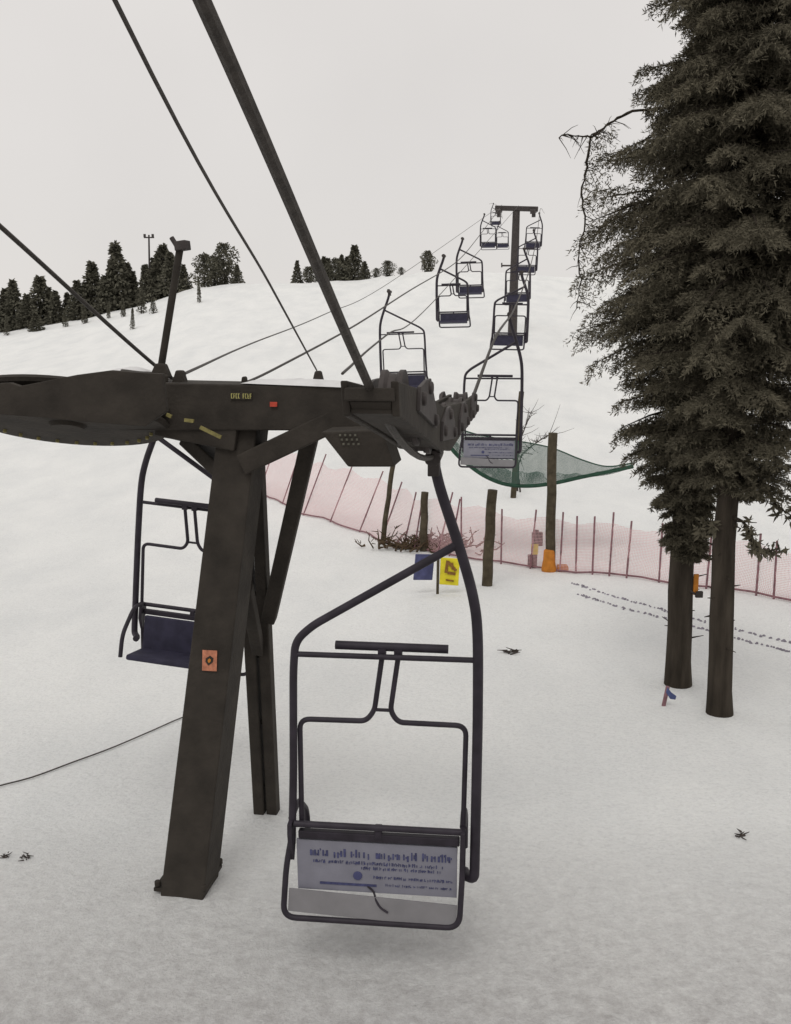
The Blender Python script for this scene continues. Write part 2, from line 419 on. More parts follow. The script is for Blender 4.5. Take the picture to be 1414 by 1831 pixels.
def add_panel(root):
    p = MB(); p.beam((-.36, -.012, -2.555), (-.36, .010, -2.925), 1.06, .02, (1, 0, 0))
    bp = p.build('back_panel', M['panel'], root, bevel=.003)
    q = MB(); q.beam((-.385, -.028, -2.935), (-.392, -.045, -3.09), 1.12, .012, (1, 0, 0))
    q.build('lower_panel', M['panel_lower'], root, bevel=.002)
    rs = random.Random(4)
    def stroke(t, x0, x1, z0, z1):
        zc = (z0 + z1) / 2; yb = -.012 + (.022) * ((-2.555 - zc) / .37) - .0125
        t.box(((x0 + x1) / 2, yb, zc), (abs(x1 - x0), .004, abs(z1 - z0)))
    def line(x0, x1, z, h, w, bold):
        x = x0; t = MB()                       # worn print: uneven dabs in word-length runs
        while x < x1:
            for k in range(rs.randint(4, 10)):
                if x > x1: break
                q = rs.choice((.7, .72, 1.0)) * h; lo = rs.choice((0, 0, 0, 0, -.2)) * h
                if rs.random() < .95: stroke(t, x, x + bold * rs.uniform(.6, 1.2), z + lo, z + lo + q)
                if rs.random() < .6: stroke(t, x + bold * 1.21, x + w * .82, z + h * rs.choice((.0, .4, .7)), z + h * rs.choice((.0, .4, .7)) + bold * .9)
                x += w * rs.uniform(.75, 1.2)
            x += w * .8
        t.build('lettering', M['ink'], root)
    line(-.80, .12, -2.665, .055, .027, .013)
    line(-.78, .08, -2.715, .022, .014, .005)
    line(-.46, .06, -2.750, .020, .014, .005)
    line(-.38, .13, -2.815, .020, .014, .004)
    line(-.30, .13, -2.868, .016, .013, .003)
    t = MB(); stroke(t, -.74, -.36, -2.877, -2.861); t.build('printed_line', M['ink'], root)
    e = MB(); e.lathe((-.485, .001, -2.80), (0, -1, .06), [(0, .03), (.016, .03), (.018, .026)], 16)
    e.build('round_emblem', M['boardblue'], root)
    cr = MB(); cr.tube(curve([(-.42, -.006, -2.875), (-.38, -.012, -2.91), (-.36, -.036, -2.955), (-.33, -.045, -3.0), (-.28, -.052, -3.03)], 4), .007, 6)
    cr.build('strap', M['tube'], root)
proto = make_chair()
proto_far = make_chair(1.5)
GR = 'chairs hanging along the two sides of the lift'
def place(o, x, y, z, rz, label, tilt=0, zs=1.0):
    if y > 24: zs = .85
    o.location = (x, y, z); o.rotation_euler = (0, tilt, rz); o.scale = (1, 1, zs); tag(o, label, 'lift chair', GR)
# the uphill side (seen from behind), nearest first
YAW = -R(6.0)
lettered = copy_tree(proto); add_panel(lettered)
place(lettered, xr(5.7), 5.7, zr(5.7), YAW, 'nearest empty chair with lettered grey back panel, hanging under the right sheaves')
o = copy_tree(lettered); y = 19.6
place(o, 2.30, y, .42, -BETA * .8, 'second chair with pale grey back panel, in front of the sagging green net')
for y, px, zz, tl, lb in ((34, 932, 2.15, .02, 'dark chair just above the pale-backed chair, on the right line'),
                      (48, 936, 4.15, -.02, 'third dark chair up the right line, crossing the foot of the far pylon'),
                      (60, 952, 6.3, .02, 'dark chair halfway up the right of the far pylon mast'),
                      (74, 961, 9.0, .03, 'small dark chair hanging just under the right arm of the far pylon')):
    o = copy_tree(proto_far); place(o, ray(px, 500).x / ray(px, 500).y * y, y, zz, -BETA * .8, lb, tl)
# the downhill side (facing us)
o = copy_tree(proto); place(o, xl(9.7) - .17, 9.7, zl(9.7), math.pi - BETA * .9, 'dark blue chair half hidden behind the thick leaning tower column', -.095, .96)
o = proto; place(o, xl(25.3) - .48, 25.3, zl(25.3), math.pi - BETA * .9, 'empty chair hanging above the tower arm, closest to us on the far left line', .03)
for y, px, zz, lb in ((37, 793, 2.95, 'chair with dark seat next uphill from the one above the arm'),
                      (45, 826, 4.35, 'dark seated chair in the middle of the left line, right of the lone round tree')):
    o = copy_tree(proto_far); place(o, ray(px, 500).x / ray(px, 500).y * y, y, zz, math.pi - BETA * .9, lb, .02)
o = copy_tree(proto_far); place(o, ray(866, 380).x / ray(866, 380).y * 76, 76, ray(866, 383).z / ray(866, 383).y * 76, math.pi - BETA, 'small chair hanging left of the far pylon mast, lower of the three there')
for y, px, py, lb in ((97, 893, 396, 'tiny far chair touching the left side of the far pylon mast'),
                      (120, 882, 364, 'highest and farthest tiny chair under the left arm of the far pylon')):
    o = proto_far if y == 120 else copy_tree(proto_far)
    place(o, ray(px, py).x / ray(px, py).y * y, y, ray(px, py).z / ray(px, py).y * y, math.pi - BETA, lb)

# ------------------------------------------------------------------ the near tower
T = empty('lift_tower', ground_hit(340, 1580), 0, 'big dark lift tower with a leaning box column and wide cross arm', 'lift tower')
T0 = T.location.copy()
def tp(mb, name, m, parent=T, smooth=False, bevel=.012):
    if parent is T: mb.v = [tuple(Vector(v) - T0) for v in mb.v]
    else: mb.v = [tuple(Vector(v) - T0) for v in mb.v]
    return mb.build(name, m, parent, smooth, None, bevel)
base = T0.copy(); top = at(438, 745, 7.35)
ax = (top - base).normalized()
mb = MB(); mb.beam(base - ax * .25, top, .345, .35, LP, .305, .32); col_o = tp(mb, 'column', M['tower'])
mb = MB(); bn = Matrix.Rotation(-BETA, 3, 'Z')
mb.box(base + Vector((-.02, .04, .03)), (.41, .41, .03), bn)
for a in (-.185, .185):
    for b in (-.185, .185): mb.lathe(base + bn @ Vector((a - .02, b + .04, .055)), UP, [(0, .025), (.035, .025), (.04, .02)], 8)
tp(mb, 'base_plate', M['tower'])
# sticker on the column face (plane of the front face)
nf = (LP.cross(ax)).normalized()
if nf.y > 0: nf = -nf
face = base + nf * .176
def on_col(px, py): return on_plane(px, py, face, nf) + nf * .0045
mb = MB(); c0 = on_col(375, 1181); sz = (on_col(388, 1181) - on_col(362, 1181)).length
sd = LP; ua = nf.cross(sd).normalized(); ua = ua if ua.z > 0 else -ua
mb.prism([c0 + sd * a * sz * .5 + ua * b * sz * .68 for a, b in ((-1, -1), (1, -1), (1, 1), (-1, 1))], nf * .005)
st_o = tp(mb, 'sticker', M['sticker'], bevel=0)
mb = MB(); c1 = c0 + nf * .004
mb.prism([c1 + sd * a * sz * .3 + ua * b * sz * .3 for a, b in ((-.9, -.3), (-.2, -1.1), (.8, -.3), (.9, .6), (.1, 1.1), (-.8, .5))], nf * .004)
e_o = tp(mb, 'emblem', M['tower'], st_o, bevel=0)
mb = MB(); c2 = c0 + nf * .0065
mb.prism([c2 + sd * a * sz * .12 + ua * b * sz * .14 for a, b in ((-.9, -.3), (-.2, -1.1), (.8, -.3), (.9, .6), (.1, 1.1), (-.8, .5))], nf * .004)
tp(mb, 'emblem_centre', M['orange'], st_o, bevel=0)
# rear ladder leg
gb = ground_hit(478, 1448)
def yz(py): return gb.y - (1448 - py) * .0006
rails = []
for (xa, ya), (xb, yb) in (((430, 800), (466, 1446)), ((459, 800), (489, 1448))):
    p, q = at(xa, ya, 7.75), at(xb, yb, gb.y); q.z = gz(q.x, q.y)
    mb = MB(); mb.beam(q - UP * .15, p, .10, .13, LP); tp(mb, 'rear_leg', M['tower']); rails.append((p, q))
for t in (.08, .27, .46, .63, .80, .95):
    a = rails[0][1].lerp(rails[0][0], t); b = rails[1][1].lerp(rails[1][0], t)
    mb = MB(); mb.tube([a, b], .022, 8); tp(mb, 'rung', M['tower'], bevel=0)
a = at(480, 1108, 7.95); b = at(556, 775, 7.3)
mb = MB(); mb.beam(a, b, .125, .12, LP); tp(mb, 'brace', M['tower'])
a = at(440, 1050, 7.4); b = at(462, 1165, 8.0)
mb = MB(); mb.beam(a, b, .10, .10, LP); tp(mb, 'brace', M['tower'])
a = at(440, 828, 7.2); b = at(600, 752, 7.1)
mb = MB(); mb.beam(a, b, .30, .16, LD); tp(mb, 'brace', M['tower'])
a = at(415, 850, 7.3); b = at(350, 790, 7.7)
mb = MB(); mb.beam(a, b, .30, .11, LD); tp(mb, 'brace', M['tower'])
# cross arm
mb = MB(); mb.beam(at(215, 722, 7.55), at(700, 728, 7.1), .50, .37, LD, .46, .31); tp(mb, 'cross_arm', M['tower'])
mb = MB(); mb.beam(at(440, 773, 7.3), at(300, 745, 7.45), .40, .26, LD); tp(mb, 'arm_gusset', M['tower'])
# little plates with writing on the arm
fa = at(430, 722, 7.05)
def plate(px, py, w, h, name, m, Yd):
    c = at(px, py, Yd); mb = MB(); mb.box(c, (w, .012, h), Matrix.Rotation(-BETA, 3, 'Z'))
    return tp(mb, name, m, bevel=.002), c
rb = Matrix.Rotation(-BETA, 3, 'Z')
def arm_front(px): return (7.55 + (7.1 - 7.55) * (px - 215) / 485.0) - .262
pl, c = plate(431, 708, .17, .055, 'name_plate', M['tower'], arm_front(431) - .008)
mb = MB(); rs = random.Random(3)
for i in range(9):
    if i in (4,): continue
    mb.box(c + rb @ Vector((-.072 + i * .018, -.009, 0)), (.005, .004, .036), rb)
    for zz in rs.sample([-.016, 0, .016], 2): mb.box(c + rb @ Vector((-.066 + i * .018, -.009, zz)), (.007, .004, .005), rb)
tp(mb, 'lettering', M['pale_yellow'], pl, bevel=0)
plate(489, 723, .055, .035, 'warning_plate', M['red'], arm_front(489) - .008)
for (x0, y0, x1, y1) in ((358, 764, 395, 782), (330, 751, 346, 753), (298, 741, 306, 745)):
    a = at(x0, y0, arm_front(x0) - .12); b = at(x1, y1, arm_front(x1) - .12)
    mb = MB(); mb.beam(a, b, .02, .025, LD); tp(mb, 'marker_strip', M['bolt'], bevel=0)  # light through gaps beside the column, painted as pale strips
# tilted cable wheel on the left end of the arm
wc = at(122, 743, 7.2); tl = R(19)
wn_ = Vector((0.03, math.sin(tl), math.cos(tl))).normalized()
mb = MB(); mb.lathe(wc, wn_, [(-.07, .10), (-.07, .74), (-.045, .765), (-.02, .75), (.0, .68), (.03, .68), (.05, .75), (.075, .765), (.10, .74), (.10, .10)], 56)
wh = tp(mb, 'cable_wheel', M['tower'], smooth=True, bevel=0)
wx = wn_.orthogonal().normalized(); wy = wn_.cross(wx)
for k in range(26):
    a = 2 * math.pi * k / 26
    c = wc - wn_ * .07 + (wx * math.cos(a) + wy * math.sin(a)) * .615
    if c.y < wc.y + .1: continue
    mb = MB(); mb.lathe(c, -wn_, [(-.01, .015), (.018, .015), (.023, .011)], 8); tp(mb, 'bolt', M['bolt'], wh, bevel=0)  # sky light through rim holes, drawn as pale raised dots
mb = MB(); mb.lathe(wc, wn_, [(-.10, .09), (-.10, .12), (-.07, .14), (.10, .16), (.2, .14), (.2, .09)], 24); tp(mb, 'hub', M['tower'], wh, smooth=True, bevel=0)
for px0, px1 in ((-60, 250),):                                        # beam over the wheel that carries it
    mb = MB(); mb.beam(at(px0, 705, 7.3), at(px1, 690, 7.3), .3, .16, LD); tp(mb, 'wheel_beam', M['tower'])
mb = MB(); mb.beam(at(60, 688, 7.25), at(215, 668, 7.3), .16, .04, LD); mb.beam(at(215, 668, 7.3), at(300, 676, 7.4), .16, .06, LD); tp(mb, 'guard_rail', M['tower'])
mb = MB(); mb.prism([at(x, y, 6.38) for x, y in ((-70, 690), (0, 685), (20, 684), (38, 690), (85, 681), (140, 670), (200, 662), (250, 666), (292, 668), (300, 735), (262, 762), (180, 756), (90, 747), (-70, 735))], LD * .05)
tp(mb, 'guard_plate', M['tower'], bevel=.004)
# sheave trains
def train(fx, prof_top, prof_bot, wheels, thick, nm):
    poly = [Vector((fx(y), y, z)) for y, z in prof_top] + [Vector((fx(y), y, z)) for y, z in prof_bot]
    mb = MB(); mb.prism([p - LP * thick * .5 for p in poly], LP * .03); mb.prism([p + LP * thick * .5 for p in poly], LP * .03)
    for i in range(len(prof_top) - 1):
        a, b = poly[i], poly[i + 1]; mb.beam(a - UP * .05, b - UP * .05, thick, .05, LP)
    low = [Vector((fx(y), y, z + .02)) for y, z in prof_bot]
    for a, b in zip(low, low[1:]): mb.beam(a, b, thick - .03, .02, LP)
    mb.beam(poly[0] - UP * .07 + LD * .03, low[-1] + LD * .03, thick - .032, .03, LP)
    tr = tp(mb, nm, M['tower'], bevel=.006)
    for y, z, r in wheels:
        mb = MB(); c = Vector((fx(y), y, z)); mb.lathe(c - LP * .05, LP, [(0, r * .3), (0, r), (.02, r), (.035, r * .88), (.065, r * .88), (.08, r), (.10, r), (.10, r * .3)], 28)
        tp(mb, 'sheave', M['steel'], tr, smooth=True, bevel=0)
YW = (4.15, 4.62, 5.09, 5.62, 6.12, 6.60, 7.08, 7.48)
train(xr, [(3.56, -.165), (4.2, -.23), (5.2, -.38), (6.6, -.45), (7.6, -.46)], [(7.6, -.60), (6.6, -.64), (5.6, -.67), (5.0, -.59), (4.4, -.46), (3.6, -.30)],
      [(y, zr(y) + .145, .125) for y in YW], .19, 'sheave_train')
TR = [c for c in children(T) if c.name.startswith('sheave_train')][0]
for i in range(0, 8, 2):
    y0, y1 = YW[i], YW[i + 1]; ym = (y0 + y1) / 2
    for sd_ in (-1, 1):
        off = LP * sd_ * .118
        mb = MB(); mb.prism([Vector((xr(y), y, z)) + off for y, z in ((y0 - .09, zr(y0) + .10), (y1 + .09, zr(y1) + .10), (y1 + .06, zr(y1) + .20), (ym + .07, zr(ym) + .29), (ym - .07, zr(ym) + .29), (y0 - .06, zr(y0) + .20))], LP * .018)
        for yy, zz in ((y0, .145), (y1, .145), (ym, .25)): mb.lathe(Vector((xr(yy), yy, zr(yy) + zz)) + off, LP * sd_, [(0, .03), (.022, .03), (.028, .02)], 10)
        tp(mb, 'rocker', M['steel'], TR, bevel=.003)
train(xl, [(8.2, -.34), (9.2, -.46), (10.5, -.60), (12.2, -.60)], [(12.2, -.72), (11.2, -1.05), (10.3, -1.18), (9.5, -1.02), (9.1, -.95), (8.7, -.75), (8.2, -.45)],
      [(8.9, -.62, .15), (9.45, -.74, .18), (10.1, -.86, .2), (10.9, -.88, .18), (11.6, -.80, .12)], .24, 'sheave_train')
mb = MB(); mb.beam(at(640, 735, 7.1), at(775, 765, 6.9), .3, .22, LD); mb.beam(at(360, 735, 7.6), at(330, 730, 10), .22, .2, LP); tp(mb, 'train_mount', M['tower'])
# hanging service tray at the right end
Yt = 6.55
mb = MB(); mb.prism([at(583, 768, Yt), at(690, 764, Yt), at(712, 829, Yt), at(631, 829, Yt)], LD * .35); tr = tp(mb, 'service_tray', M['tower'])
mb = MB(); rs = random.Random(5)
for i in range(4):
    for j in range(3):
        mb.box(at(608 + i * 9 + j * 3, 778 + j * 8, Yt - .185), (.014, .006, .014))
tp(mb, 'grating', M['bolt_dull'], tr, bevel=0)
mb = MB(); mb.beam(at(735, 722, 6.8), at(828, 742, 7.6), .16, .05, LP); tp(mb, 'catch_bar', M['tower'])
# brackets and the little pole with a lamp on the arm
for px, py, w, h in ((288, 655, .16, .16), (322, 667, .11, .12), (437, 678, .05, .08), (569, 668, .09, .15)):
    a = at(px, py + 20, 7.4); b = at(px, py - 5, 7.4)
    mb = MB(); mb.beam(a, b, w, .1, LP, w * .45, .08); tp(mb, 'bracket', M['tower'])
lp0 = at(287, 662, 7.45); lp1 = at(321, 448, 7.45)
mb = MB(); mb.tube([lp0, lp1, lp1 + (lp1 - lp0).normalized() * .02], .028, 10); lpo = tp(mb, 'lamp_pole', M['tower'], smooth=True, bevel=0)
mb = MB(); mb.tube(fillet([at(320, 452, 7.45), at(316, 440, 7.45), at(306, 424, 7.45)], .03, 4), .020, 8)
mb.beam(at(316, 441, 7.45), at(336, 438, 7.42), .07, .085, UP)
tp(mb, 'lamp_head', M['steel'], lpo, bevel=.006)
# settled snow on top of the arm
def snow_heap(pts, w, h, name):
    mb = MB(); n = 10; vs = []; fs = []; N = len(pts)
    for i, p in enumerate(pts):
        e = math.sin(math.pi * (i + .02) / (N - .96)) ** .5
        for k in range(n + 1):
            t = -1 + 2 * k / n
            vs.append(p + LD * t * w * .5 + UP * (h * e * (1 - t * t) * (1 + .35 * mnoise.noise(Vector((p.x * 4, t * 2, i))))))
    for i in range(N - 1):
        for k in range(n): fs.append((i * (n + 1) + k, i * (n + 1) + k + 1, (i + 1) * (n + 1) + k + 1, (i + 1) * (n + 1) + k))
    mb.add(vs, fs)
    base_i = [i * (n + 1) for i in range(N)] + [i * (n + 1) + n for i in range(N - 1, -1, -1)]
    mb.f.append(tuple(base_i[::-1])); return tp(mb, name, M['snowcap'], smooth=True, bevel=0)
snow_heap([at(445 + i * 10, 683 + i * .4, 7.3 - i * .01) for i in range(23)], .42, .04, 'snow_cap')
snow_heap([at(195 + i * 8, 672, 7.45) for i in range(11)], .3, .07, 'snow_cap')

# ------------------------------------------------------------------ far T-shaped pylon
pb_ = Vector((9.3, 74, 0)); r_ = ray(918, 500); pb_.x = r_.x / r_.y * 74; pb_.z = gz(pb_.x, 74)
P = empty('lift_pylon', pb_, 0, 'distant T-shaped lift pylon standing high on the snow slope', 'lift tower')
ptop = at(923, 378, 74)
def pp(mb, name, m, bevel=0, smooth=False):
    mb.v = [tuple(Vector(v) - pb_) for v in mb.v]; return mb.build(name, m, P, smooth, None, bevel)
mb = MB(); mb.tube([pb_ - UP * .3, pb_.lerp(ptop, .5), ptop], [.36, .32, .27], 14); pp(mb, 'mast', M['steel'], smooth=True)
mb = MB(); mb.beam(at(885, 372, 74.2), at(962, 374, 73.7), .4, .34, LD); pp(mb, 'cross_arm', M['steel'], .03)
for px in (890, 952):
    mb = MB(); mb.beam(at(px, 379, 72.4), at(px + 4, 376, 75.6), .35, .28, LP)
    for k in range(4): mb.lathe(at(px + .6 + k, 383, 72.8 + k * .8) - LP * .08, LP, [(0, .05), (0, .22), (.16, .22), (.16, .05)], 14)
    pp(mb, 'sheave_train', M['steel'])
mb = MB(); mb.beam(at(897, 475, 73.9), at(916, 475, 73.9), .1, .12, LD); mb.beam(at(897, 470, 73.9), at(897, 478, 73.9), .1, .1, LD); pp(mb, 'step_bracket', M['steel'])

# ------------------------------------------------------------------ pink net fence
FB = [(436, 872), (470, 884), (540, 921), (640, 951), (700, 976), (780, 990), (870, 1004), (1000, 1022), (1150, 1037), (1290, 1055), (1414, 1076), (1520, 1092)]
fpts = []
for px, py in FB: fpts.append(ground_hit(px, py))
dense = []
for a, b in zip(fpts, fpts[1:]):
    n = max(2, int((b - a).length / .35))
    for k in range(n):
        q = a.lerp(b, k / n); q.z = gz(q.x, q.y); dense.append(q)
dense.append(fpts[-1])
F = empty('safety_fence', dense[0], 0, 'long pink net safety fence on leaning stakes across the snow', 'fence')
def fh(p): return .058 * p.y - .02 * max(0, p.y - 27)
vs = []; uvs = []; s_ = 0
lean = Vector((.30, .1, 1)).normalized()
nl = []
for i, p in enumerate(dense):
    if i: s_ += (p - dense[i - 1]).length
    h = fh(p) * (1 - .10 * math.sin(s_ * 1.9) ** 2 - .05 * mnoise.noise(Vector((s_ * .8, 0, 0)))); le = Vector((.42, .05, 1)) if p.x < 0 else Vector((.20 if p.x < 1.5 else .05, .05, 1))
    rows = []
    for k in range(5):
        t = k / 4; q = p + le * h * t + Vector((.03 * math.sin(s_ * 3.1 + k * 1.3), .09 * math.sin(s_ * 2.3 + k) + .05 * math.sin(s_ * 5.1), 0)); rows.append(q); vs.append(q - dense[0]); uvs.append((s_, h * t))
    nl.append((p, le, h))
fs = [(i * 5 + k, (i + 1) * 5 + k, (i + 1) * 5 + k + 1, i * 5 + k + 1) for i in range(len(dense) - 1) for k in range(4)]
mb = MB(); mb.add(vs, fs); nt = mb.build('net', M['pinknet'], F)
uvl = nt.data.uv_layers.new(name='UVMap')
for lo in nt.data.loops: uvl.data[lo.index].uv = uvs[lo.vertex_index]
mb = MB(); mb.tube([Vector(v) - Vector((0, .02, 0)) for v in vs[0::5]], .022, 6); mb.v = [(x, y, z + .05) for x, y, z in mb.v]; mb.build('bottom_cord', M['stake'], F)
for px in (465, 500, 545, 592, 640, 675, 712, 738, 770, 806, 835, 868, 905, 945, 975, 1003, 1018, 1060, 1085, 1128, 1170, 1215, 1260, 1300, 1340, 1383, 1420, 1470):
    best = min(range(len(nl)), key=lambda i: abs((nl[i][0].x / (nl[i][0].y * CP - nl[i][0].z * SP)) * 1700 + 707 - px))
    p, le, h = nl[best]; k = 1.12 + .12 * random.random()
    mb = MB(); j = Vector((random.uniform(-.06, .06), 0, 0))
    mb.tube([p - dense[0] - Vector((0, .05, .1)), p - dense[0] + (le + j) * h * k - Vector((0, .05, 0))], .023, 6)
    mb.build('stake', M['stake'], F)

# ------------------------------------------------------------------ posts in the snow
def post(bx, by, tx, ty, r, label, pad=None):
    b = ground_hit(bx, by); t = at(tx, ty, b.y)
    o = empty('wooden_post', b, 0, label, 'post', 'posts standing at the fence')
    mb = MB(); n = 7; mb.tube([(t - b) * (i / n) + Vector((0, 0, -.15 if i == 0 else 0)) + Vector((.01 * math.sin(i * 2), 0, 0)) for i in range(n + 1)], r, 10, r * .9)
    mb.build('shaft', M['pole'], o, True); return o, b, t
post(683, 973, 703, 826, .075, 'slim dark post under the service tray, in front of the fence')
post(757, 985, 759, 880, .11, 'short stout post rising out of the brown brush heap')
post(870, 1047, 880, 876, .12, 'straight post between the yellow board and the orange padded post')
post(917, 890, 932, 700, .10, 'tall thin post behind the second pale-backed chair')
o, b, t = post(983, 1021, 988, 774, .12, 'tallest post, wrapped in an orange pad at its foot')
mb = MB()
h_ = (t - b) * .17
mb.lathe((-.03, -.03, 0), (h_ + Vector((0, 0, 0))), [(0, .18), (.07, .18), (.3, .14), (.52, .13), (.55, .09)], 18)
mb.box((.30, .0, .07), (.26, .24, .15))
mb.build('pad', M['orange'], o, True, bevel=.03)

# stakes / markers at the fence
b = ground_hit(955, 1008); b = b - LD * .45; b.z = gz(b.x, b.y)
o = empty('marker_post', b, 0, 'small dark marker post with a yellow band left of the orange pad', 'marker')
mb = MB(); mb.tube([(0, 0, -.1), (.03, 0, .95)], .07, 10); mb.box((.06, 0, .72), (.26, .12, .34)); mb.box((-.05, 0, .18), (.22, .1, .3)); mb.build('post', M['steel'], o, bevel=.02)
mb = MB(); mb.box((-.01, -.08, .48), (.17, .05, .26)); mb.build('band', M['yellow'], o, bevel=.01)
b = ground_hit(1188, 1262)
o = empty('marker_stake', b, 0, 'tiny red stake with a blue tag in the snow below the left trunk', 'marker')
mb = MB(); mb.tube([(-.02, 0, -.05), (.03, 0, .27)], .028, 8); mb.build('stake', M['stake'], o, True)
mb = MB(); mb.prism([Vector((.02, -.03, .27)), Vector((.0, -.03, .20)), Vector((.06, -.03, .11)), Vector((.13, -.03, .10)), Vector((.14, -.03, .15)), Vector((.07, -.03, .2))], (0, .02, 0)); mb.build('tag', M['bluepaint'], o, bevel=.004)

# two-panel sign board
b = ground_hit(782, 1062)
o = empty('sign_board', b, R(4), 'blue and yellow double sign board on a short stake', 'sign')
sc = (b.y * CP - b.z * SP) / 1700
mb = MB(); mb.tube([(0, 0, -.1), (.01, 0, 70 * sc)], .03, 8); mb.build('stake', M['pole'], o, True)
mb = MB(); mb.beam((-26 * sc, .06, 25 * sc), (-22 * sc, .06, 72 * sc), 36 * sc, .04, (1, .25, 0)); mb.build('blue_panel', M['boardblue'], o, bevel=.01)
mb = MB(); mb.beam((20 * sc, -.03, 17 * sc), (22 * sc, -.03, 66 * sc), 34 * sc, .04, (1, -.2, 0)); yp = mb.build('yellow_panel', M['yellow'], o, bevel=.01)
mb = MB()
mb.beam((14 * sc, -.062, 40 * sc), (17 * sc, -.062, 62 * sc), 5 * sc, .02, (1, -.2, 0))
mb.beam((17.5 * sc, -.066, 60 * sc), (32 * sc, -.09, 44 * sc), 5 * sc, .02, (0, 0, 1))
mb.beam((17 * sc, -.068, 40 * sc), (31 * sc, -.088, 38 * sc), 5 * sc, .02, (0, 0, 1))
mb.beam((26 * sc, -.08, 46 * sc), (25 * sc, -.08, 58 * sc), 4 * sc, .02, (1, -.2, 0))
mb.beam((14 * sc, -.062, 27 * sc), (28 * sc, -.085, 25 * sc), 2.5 * sc, .02, (0, 0, 1))
mb.build('pictogram', M['brownink'], yp)

# ------------------------------------------------------------------ brush, saplings, twigs
def brush(o_name, px, py, w, h, n, m, label, cat, seed, up=.5, r=.018):
    b = ground_hit(px, py); rs = random.Random(seed); mb = MB()
    for i in range(n):
        x = rs.gauss(0, .35) * w; a = Vector((x, rs.gauss(0, .2), rs.uniform(0, .1)))
        d = Vector((rs.gauss(0, .8), rs.gauss(0, .3), rs.uniform(.1, 1) * up * 2)).normalized() * rs.uniform(.3, .9) * h
        mid = a + d * .5 + Vector((rs.gauss(0, .05), 0, rs.gauss(0, .05)))
        mb.tube([a, mid, a + d], r * rs.uniform(.6, 1.4), 5, r * .3)
        for k in range(3):
            q = a + d * rs.uniform(.3, 1); mb.tube([q, q + Vector((rs.gauss(0, .25), rs.gauss(0, .15), rs.uniform(-.05, .3))) * h * .6], r * .5, 4, r * .2)
    ob = mb.build(o_name, m, origin=b) if False else mb.build(o_name, m)
    ob.location = b; return tag(ob, label, cat)
brush('brush_heap', 765, 982, 1.9, .75, 150, M['brush'], 'heap of brown brushwood at the fence left of the hanger', 'brush', 3, .35, .03)
def sapling(px0, py0, pts, label, seed, r=.03):
    b = ground_hit(px0, py0); rs = random.Random(seed)
    o = empty('bare_sapling', b, 0, label, 'sapling')
    P_ = [at(x, y, b.y) - b for x, y in pts]; mb = MB(); mb.tube(curve(P_, 5), r, 7, r * .4); mb.build('stem', M['twig'], o, True)
    mb = MB()
    for i in range(46):
        t = rs.uniform(.3, 1); q = curve(P_, 10)[int(t * (len(P_) - 1) * 10)]
        d = Vector((rs.gauss(.1, .5), rs.gauss(0, .4), rs.gauss(.25, .4))) * rs.uniform(.25, .8)
        mb.tube([q, q + d * .6, q + d + Vector((0, 0, .06))], r * .35, 4, r * .12)
    mb.build('twigs', M['twig'], o)
sapling(930, 880, [(930, 880), (924, 810), (936, 772), (950, 735)], 'bare forked sapling just right of the second pale-backed chair', 5)
sapling(925, 878, [(925, 878), (930, 820), (955, 795), (985, 775)], 'leaning bare sapling drooping over the top of the green net', 6)
for px, py, s, lb in ((916, 1168, .13, 'small dark clump of twigs on bare snow right of the nearest chair'), (1327, 1494, .07, 'tiny dark chip of bark on the snow at lower right'), (47, 1535, .055, 'tiny twig lying on the grey snow at the left edge'), (10, 1532, .05, 'tiny brownish twig touching the left edge of the view')):
    b = ground_hit(px, py); rs = random.Random(px); mb = MB()
    for i in range(16):
        a = Vector((rs.gauss(0, .4), rs.gauss(0, .4), .15)) * s; d = Vector((rs.gauss(0, 1), rs.gauss(0, .6), rs.uniform(0, .5))) * s * .7
        mb.tube([a, a + d], s * .10, 5, s * .04)
    ob = mb.build('twig', M['twig']); ob.location = b; tag(ob, lb, 'twig')

# ------------------------------------------------------------------ sagging green net
Yn = 24.0
fr = [(790, 775), (812, 808), (840, 833), (870, 853), (905, 866), (945, 869), (990, 864), (1040, 853), (1085, 844), (1132, 834)]
bk = [(800, 757), (825, 768), (850, 776), (880, 782), (910, 787), (945, 792), (990, 802), (1040, 822), (1085, 834), (1132, 828)]
G = empty('debris_net', at(940, 868, Yn), 0, 'sagging green net slung low behind the second chair', 'net')
g0 = G.location.copy(); F_ = curve([at(x, y, Yn) for x, y in fr], 5); B_ = curve([at(x, y, Yn + 2.2) for x, y in bk], 5)
vs = []; uv2 = []; K = 9; s_ = 0
for i in range(len(F_)):
    if i: s_ += (F_[i] - F_[i - 1]).length
    for k in range(K):
        t = k / (K - 1); q = F_[i].lerp(B_[i], t) - Vector((0, 0, .28 * math.sin(math.pi * t) * (.3 + .7 * math.sin(math.pi * i / (len(F_) - 1)))))
        vs.append(q - g0); uv2.append((s_, t * 1.6))
fs = [(i * K + k, (i + 1) * K + k, (i + 1) * K + k + 1, i * K + k + 1) for i in range(len(F_) - 1) for k in range(K - 1)]
mb = MB(); mb.add(vs, fs); no = mb.build('net_sheet', M['greennet'], G, True)
uvl = no.data.uv_layers.new(name='UVMap')
for lo in no.data.loops: uvl.data[lo.index].uv = uv2[lo.vertex_index]
vs2 = []; uv3 = []; KH = 5                    # doubled hem along the low edge
for i in range(len(F_)):
    for k in range(KH):
        j = i * K + k; e = .10 * math.sin(i * .9) * k / KH
        vs2.append(vs[j] + Vector((0, -.05 - e, .05 + .03 * math.sin(i * 1.7)))); uv3.append((uv2[j][0] + .013, uv2[j][1] + .009 + .02 * math.sin(i)))
